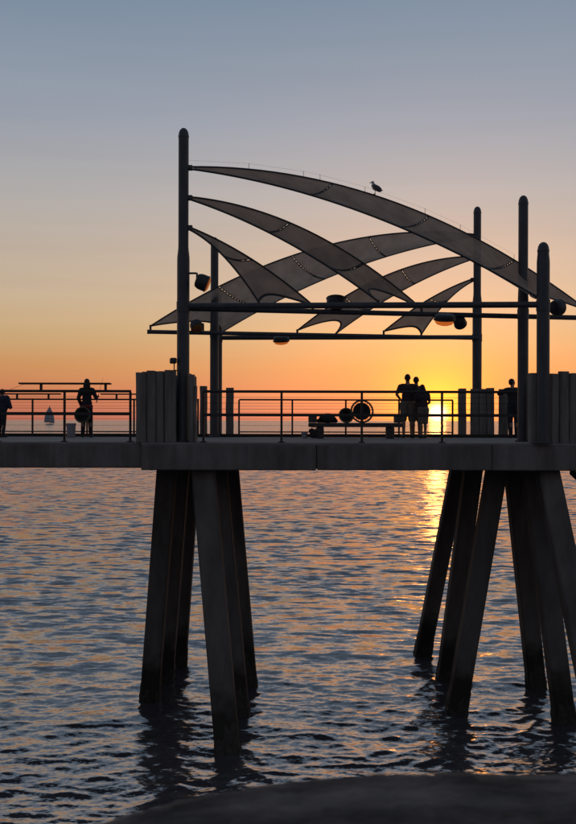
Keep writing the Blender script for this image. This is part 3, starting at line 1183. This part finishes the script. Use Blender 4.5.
    if hair == 'short':
        ell(hr, hp(0, -.04, 1.59), (.074, .066, .075), head_turn)
    elif hair == 'long':
        ell(hr, hp(0, -.045, 1.57), (.088, .068, .11), head_turn)
        caps(hr, hp(-.05, -.05, 1.54), hp(-.065, -.07, 1.38), .052, .042)
        caps(hr, hp(.05, -.05, 1.54), hp(.065, -.07, 1.38), .052, .042)
        caps(hr, hp(0, -.06, 1.54), hp(0, -.09, 1.34), .055, .04)
    soft(hr, 'hair', M['hair'], root, .011, 2)
    for s in (-1, 1):
        ey = hp(s * .030, .078, 1.615)
        MB().ellipsoid(T(ey), (.011 * k, .011 * k, .011 * k), 10).build('eye', M['white'], root, True)
        caps_ = MB()
        a = T((s * spread, -.02 + s * step - .04, .045))
        bb = T((s * spread + s * .02, -.02 + s * step + .165, .040))
        caps_.capsule(a, bb, .046 * k, .040 * k)
        soft(caps_, 'shoe', M['shoe'], root, .011, 2)
    mo = hp(0, .084, 1.553)
    MB().ellipsoid(T(mo), (.022 * k, .006 * k, .006 * k), 10, Matrix.Rotation(face + head_turn, 3, 'Z')).build('mouth', M['red'], root, True)
    return root, T, k


# the embracing group looking at the sunset
person(X(407.6, 26.0), 26.0, 1.70, 'tallest of the embracing group, man in dark shirt and shorts with hand on hip', 0,
       ((-.30, -.06, 1.16), (-.17, .02, 1.00), (.28, .02, 1.20), (.34, .20, 1.16)), .105, (0, 0), 'shirt', 'khaki', True, 'short', False, 1.08, head_turn=-.2)
person(X(416.6, 26.0), 26.05, 1.635, 'adult in grey shirt and pale shorts in the middle of the embracing group', .08,
       ((-.25, .03, 1.12), (-.16, .20, 1.05), (.26, .06, 1.14), (.22, .26, 1.10)), .085, (0, .02), 'shirt2', 'khaki', True, 'short', False, 1.0, head_turn=-.3)
person(X(423.3, 25.8), 25.8, 1.42, 'shorter person in dark top leaning into the embracing group beside the sun', .2,
       ((-.26, .06, 1.14), (-.22, .26, 1.08), (.225, .02, 1.14), (.14, .18, 1.02)), .06, (-.03, .02), 'shirt', 'khaki', True, 'long', False, 1.0)
# woman with hoop net
rw, Tw, kw = person(X(86.8, 25.7), 25.7, 1.545, 'woman in dark jacket holding a round hoop net by the far railing', .1,
                    ((-.235, -.05, 1.14), (-.18, .06, .94), (.26, .02, 1.15), (.22, .20, 1.20)), .115, (0, 0), 'jacket', 'jeans', False, 'long', True, .90, .004)
sw = MB()
sw.ellipsoid(Tw((0, 0, .905)), (.185 * kw, .135 * kw, .075 * kw), 18)
soft(sw, 'sweatshirt_hem', M['red'], rw, .011, 2)
hoop_net((X(82.3, 25.4), 25.4, Zr(415.3, 25.4)), .212, 'hoop net with olive rim held at the standing woman\'s side', .19, .03)
# figure cut by the left edge
person(X(1.5, 25.4), 25.4, 1.26, 'bulky figure in a dark blue coat cut by the left picture edge', -.5,
       ((-.25, .05, 1.12), (-.15, .22, 1.05), (.27, .08, 1.12), (.16, .26, 1.06)), .09, (0, .03), 'navy', 'jeans', False, 'short', True, 1.15, .055)
# leaning figure at right
rl, Tl, kl = person(X(513.6, 26.3), 26.3, 1.60, 'dark figure leaning an elbow on a timber post near the right mast', .0,
                    ((-.36, .16, 1.275), (-.22, .36, 1.29), (.28, .05, 1.14), (.30, .28, 1.05)), .085, (-.035, .06), 'jacket', 'jeans', False, 'short', True, 1.0, .008, head_turn=-1.1)



# ------------------------------------------------------------------ fishing rods
def rod(p0, p1, label):
    a, b_ = Vector(p0), Vector(p1)
    t = thing('fishing_rod', a, label, 'fishing rod', 'fishing rods')
    mid = a.lerp(b_, .28)
    MB().tube([a, mid], .013, 8).build('handle', M['bag'], t, True)
    pts = [mid.lerp(b_, q) + Vector((0, 0, -.05 * q * q)) for q in (0, .25, .5, .75, 1)]
    MB().tube(pts, [.007, .006, .005, .004, .003], 6).build('blank', M['rail'], t, True)
    MB().lathe(mid + Vector((0, -.02, -.04)), [(.028, -.02), (.03, 0), (.028, .02)], 12, (1, 0, 0)).build('reel', M['housing'], t, True)


rod((X(96, 25.85), 25.9, Zr(403, 25.9)), (X(103, 27.6), 27.6, Zr(377, 27.6)), 'thin fishing rod held up beside the standing woman')
rod((X(-6, 25.6), 25.7, Zr(398, 25.7)), (X(24, 27.4), 27.4, Zr(383, 27.4)), 'thin fishing rod slanting up beside the figure at the left edge')

# ------------------------------------------------------------------ seagull on the long front sail
gd = 21.25
gx, gz = X(374.5, gd), Zr(194.2, gd)
gull = thing('seagull', (gx, gd, gz), 'seagull standing on top of the longest front sail', 'bird')
gb = MB()
gb.ellipsoid((gx + .01, gd, gz + .145), (.085, .065, .062), 16, Matrix.Rotation(.5, 3, 'Y'))
gb.ellipsoid((gx - .03, gd, gz + .19), (.052, .050, .055), 14)
gb.capsule((gx - .04, gd, gz + .205), (gx - .045, gd, gz + .25), .030, .027)
gb.ellipsoid((gx - .05, gd, gz + .262), (.036, .031, .031), 14)
soft(gb, 'body', M['featherl'], gull, .008, 2)
for s in (-1, 1):
    MB().ellipsoid((gx + .045, gd + s * .055, gz + .135), (.115, .018, .05), 16, Matrix.Rotation(.55, 3, 'Y')).build('wing', M['featherd'], gull, True)
    MB().tube([(gx + .005, gd + s * .025, gz + .10), (gx + .0, gd + s * .025, gz + .01)], .006, 6).build('leg', M['beak'], gull)
    MB().box((gx - .012, gd + s * .025, gz + .006), (.045, .03, .008)).build('foot', M['beak'], gull)
MB().box((gx + .125, gd, gz + .085), (.09, .05, .014)).build('tail', M['featherl'], gull)
MB().lathe((gx - .082, gd, gz + .258), [(.011, 0), (.010, .02), (.003, .042)], 8, (-1, 0, -.15)).build('beak', M['beak'], gull, True)

# ------------------------------------------------------------------ bird wire along the longest front sail
bw = thing('bird_wire', (X(300, 21), 21, Zr(182, 21)), 'thin bird wire on small stanchions above the longest front sail', 'wire')


def top_edge(t):
    ap = Vector((AP[0] + .10, AP[1] + .05, EZ + 5.31 + .025))
    e = Vector((6.88, n2(6.88), 0))
    p = ap.lerp(e, t)
    tot = ap.z - (EZ + 2.52)
    k = tot / (-.558 + 3.22)
    p.z = ap.z - k * (-.558 * t + 3.22 * t * t)
    return p


ts = [.0, .14, .27, .31, .42, .57, .66, .8]
for t_ in ts[1:]:
    p = top_edge(t_)
    MB().tube([p, p + Vector((0, 0, .13))], .005, 5).build('stanchion', M['rail'], bw)
MB().tube([top_edge(t_) + Vector((0, 0, .125 if i else .14)) for i, t_ in enumerate(ts)], .0014, 4).build('wire', M['rail'], bw)

# ------------------------------------------------------------------ distant sailing boat
sd = 1500.0
sx = X(49.5, sd)
boat = thing('sailboat', (sx, sd, 0), 'tiny hazy blue-grey sailing boat far out on the horizon', 'boat')
MB().add([(sx - 6, sd, 1.3), (sx - 5, sd - 1.4, 1.2), (sx + 4, sd - 1.5, 1.2), (sx + 7, sd, 1.6), (sx + 4, sd + 1.5, 1.2), (sx - 5, sd + 1.4, 1.2),
          (sx - 4.6, sd, -.3), (sx - 4.4, sd - .9, -.3), (sx + 3.4, sd - .9, -.3), (sx + 5.4, sd, -.3), (sx + 3.4, sd + .9, -.3), (sx - 4.4, sd + .9, -.3)],
         [(0, 1, 7, 6), (1, 2, 8, 7), (2, 3, 9, 8), (3, 4, 10, 9), (4, 5, 11, 10), (5, 0, 6, 11), (5, 4, 3, 2, 1, 0), (6, 7, 8, 9, 10, 11)]).build('hull', M['hull'], boat)
MB().tube([(sx + .5, sd, 1.2), (sx + .5, sd, 29)], .16, 8).build('mast', M['hull'], boat)


def boat_sail(name, pts, belly, roach):
    n = 8
    v = []
    a, b_, c = [Vector(p) for p in pts]
    for i in range(n + 1):
        for j in range(n + 1):
            u, w = i / n, j / n
            p = a.lerp(b_, u).lerp(a.lerp(c, u), w)
            p.y -= belly * math.sin(PI * u) * math.sin(PI * w)
            p.x += roach * w * math.sin(PI * u)
            v.append(p)
    f = [(i * (n + 1) + j, i * (n + 1) + j + 1, (i + 1) * (n + 1) + j + 1, (i + 1) * (n + 1) + j) for i in range(n) for j in range(n)]
    o = MB().add(v, f).build(name, M['sailcloth'], boat, True)
    o.modifiers.new('thickness', 'SOLIDIFY').thickness = .05


boat_sail('mainsail', [(sx + .3, sd, 28.5), (sx + .3, sd, 3), (sx - 8, sd - 1, 3.2)], 1.2, -2.6)
boat_sail('jib', [(sx + .7, sd, 27), (sx + .9, sd - .8, 2.4), (sx + 7.6, sd, 2.0)], 1.0, 2.0)

# ------------------------------------------------------------------ foreground: the edge of the walkway where the viewer stands
walk = MB().box((.2, -.3, EYE - 1.66), (5, 3.4, .10), 0, .01).build('walkway', M['darkwood'])
walk['kind'] = 'structure'
fg = thing('log_rail', (.2, 1.25, EYE - 1.61), 'dark rough log rail out of focus along the bottom edge', 'log rail')
rng = random.Random(3)


def log_piece(pts, rs, seed):
    r_ = random.Random(seed)
    n = 40
    rings = []
    m = len(pts)
    ph = [r_.uniform(0, 6.28) for _ in range(6)]
    v = []
    for i, (p, rad) in enumerate(zip(pts, rs)):
        for k in range(n):
            a = 2 * PI * k / n
            q = rad * (1 + .018 * math.sin(3 * a + ph[0] + i * .10) + .012 * math.sin(9 * a + ph[1] + i * .06) + .010 * math.sin(17 * a + ph[2] + i * .09) + r_.uniform(-.006, .006))
            q += .0012 * math.sin(p[0] * 47 + 5 * a + ph[3]) + .0012 * math.sin(p[0] * 103 - 7 * a + ph[4]) + .0010 * math.sin(p[0] * 190 + 3 * a + ph[5]) + r_.uniform(-.0008, .0008)
            v.append((p[0], p[1] + q * math.cos(a), p[2] + q * math.sin(a)))
    f = [(i * n + k, i * n + (k + 1) % n, (i + 1) * n + (k + 1) % n, (i + 1) * n + k) for i in range(m - 1) for k in range(n)]
    f += [tuple(range(n))[::-1], tuple((m - 1) * n + k for k in range(n))]
    return MB().add(v, f)


dl = 1.42


def zl(px_):
    ys = np.interp(px_, [-60, 40, 100, 140, 190, 240, 290, 345, 400, 480, 576, 700], [884, 853, 831, 818.5, 807, 798, 791, 785, 780.5, 779.5, 781.5, 786])
    return EYE - (ys - HOR) / F * dl


pl = np.linspace(-60, 720, 90)
log_piece([(X(p, dl), dl, zl(p) - .16) for p in pl], [.16] * len(pl), 1).build('log', M['log'], fg, R(60))
for p in (60, 400, 650):
    zt = zl(p) - .25
    MB().tube([(X(p, dl), dl - .01, EYE - 1.612), (X(p, dl), dl - .01, zt)], .07, 14).build('post', M['log'], fg, True)
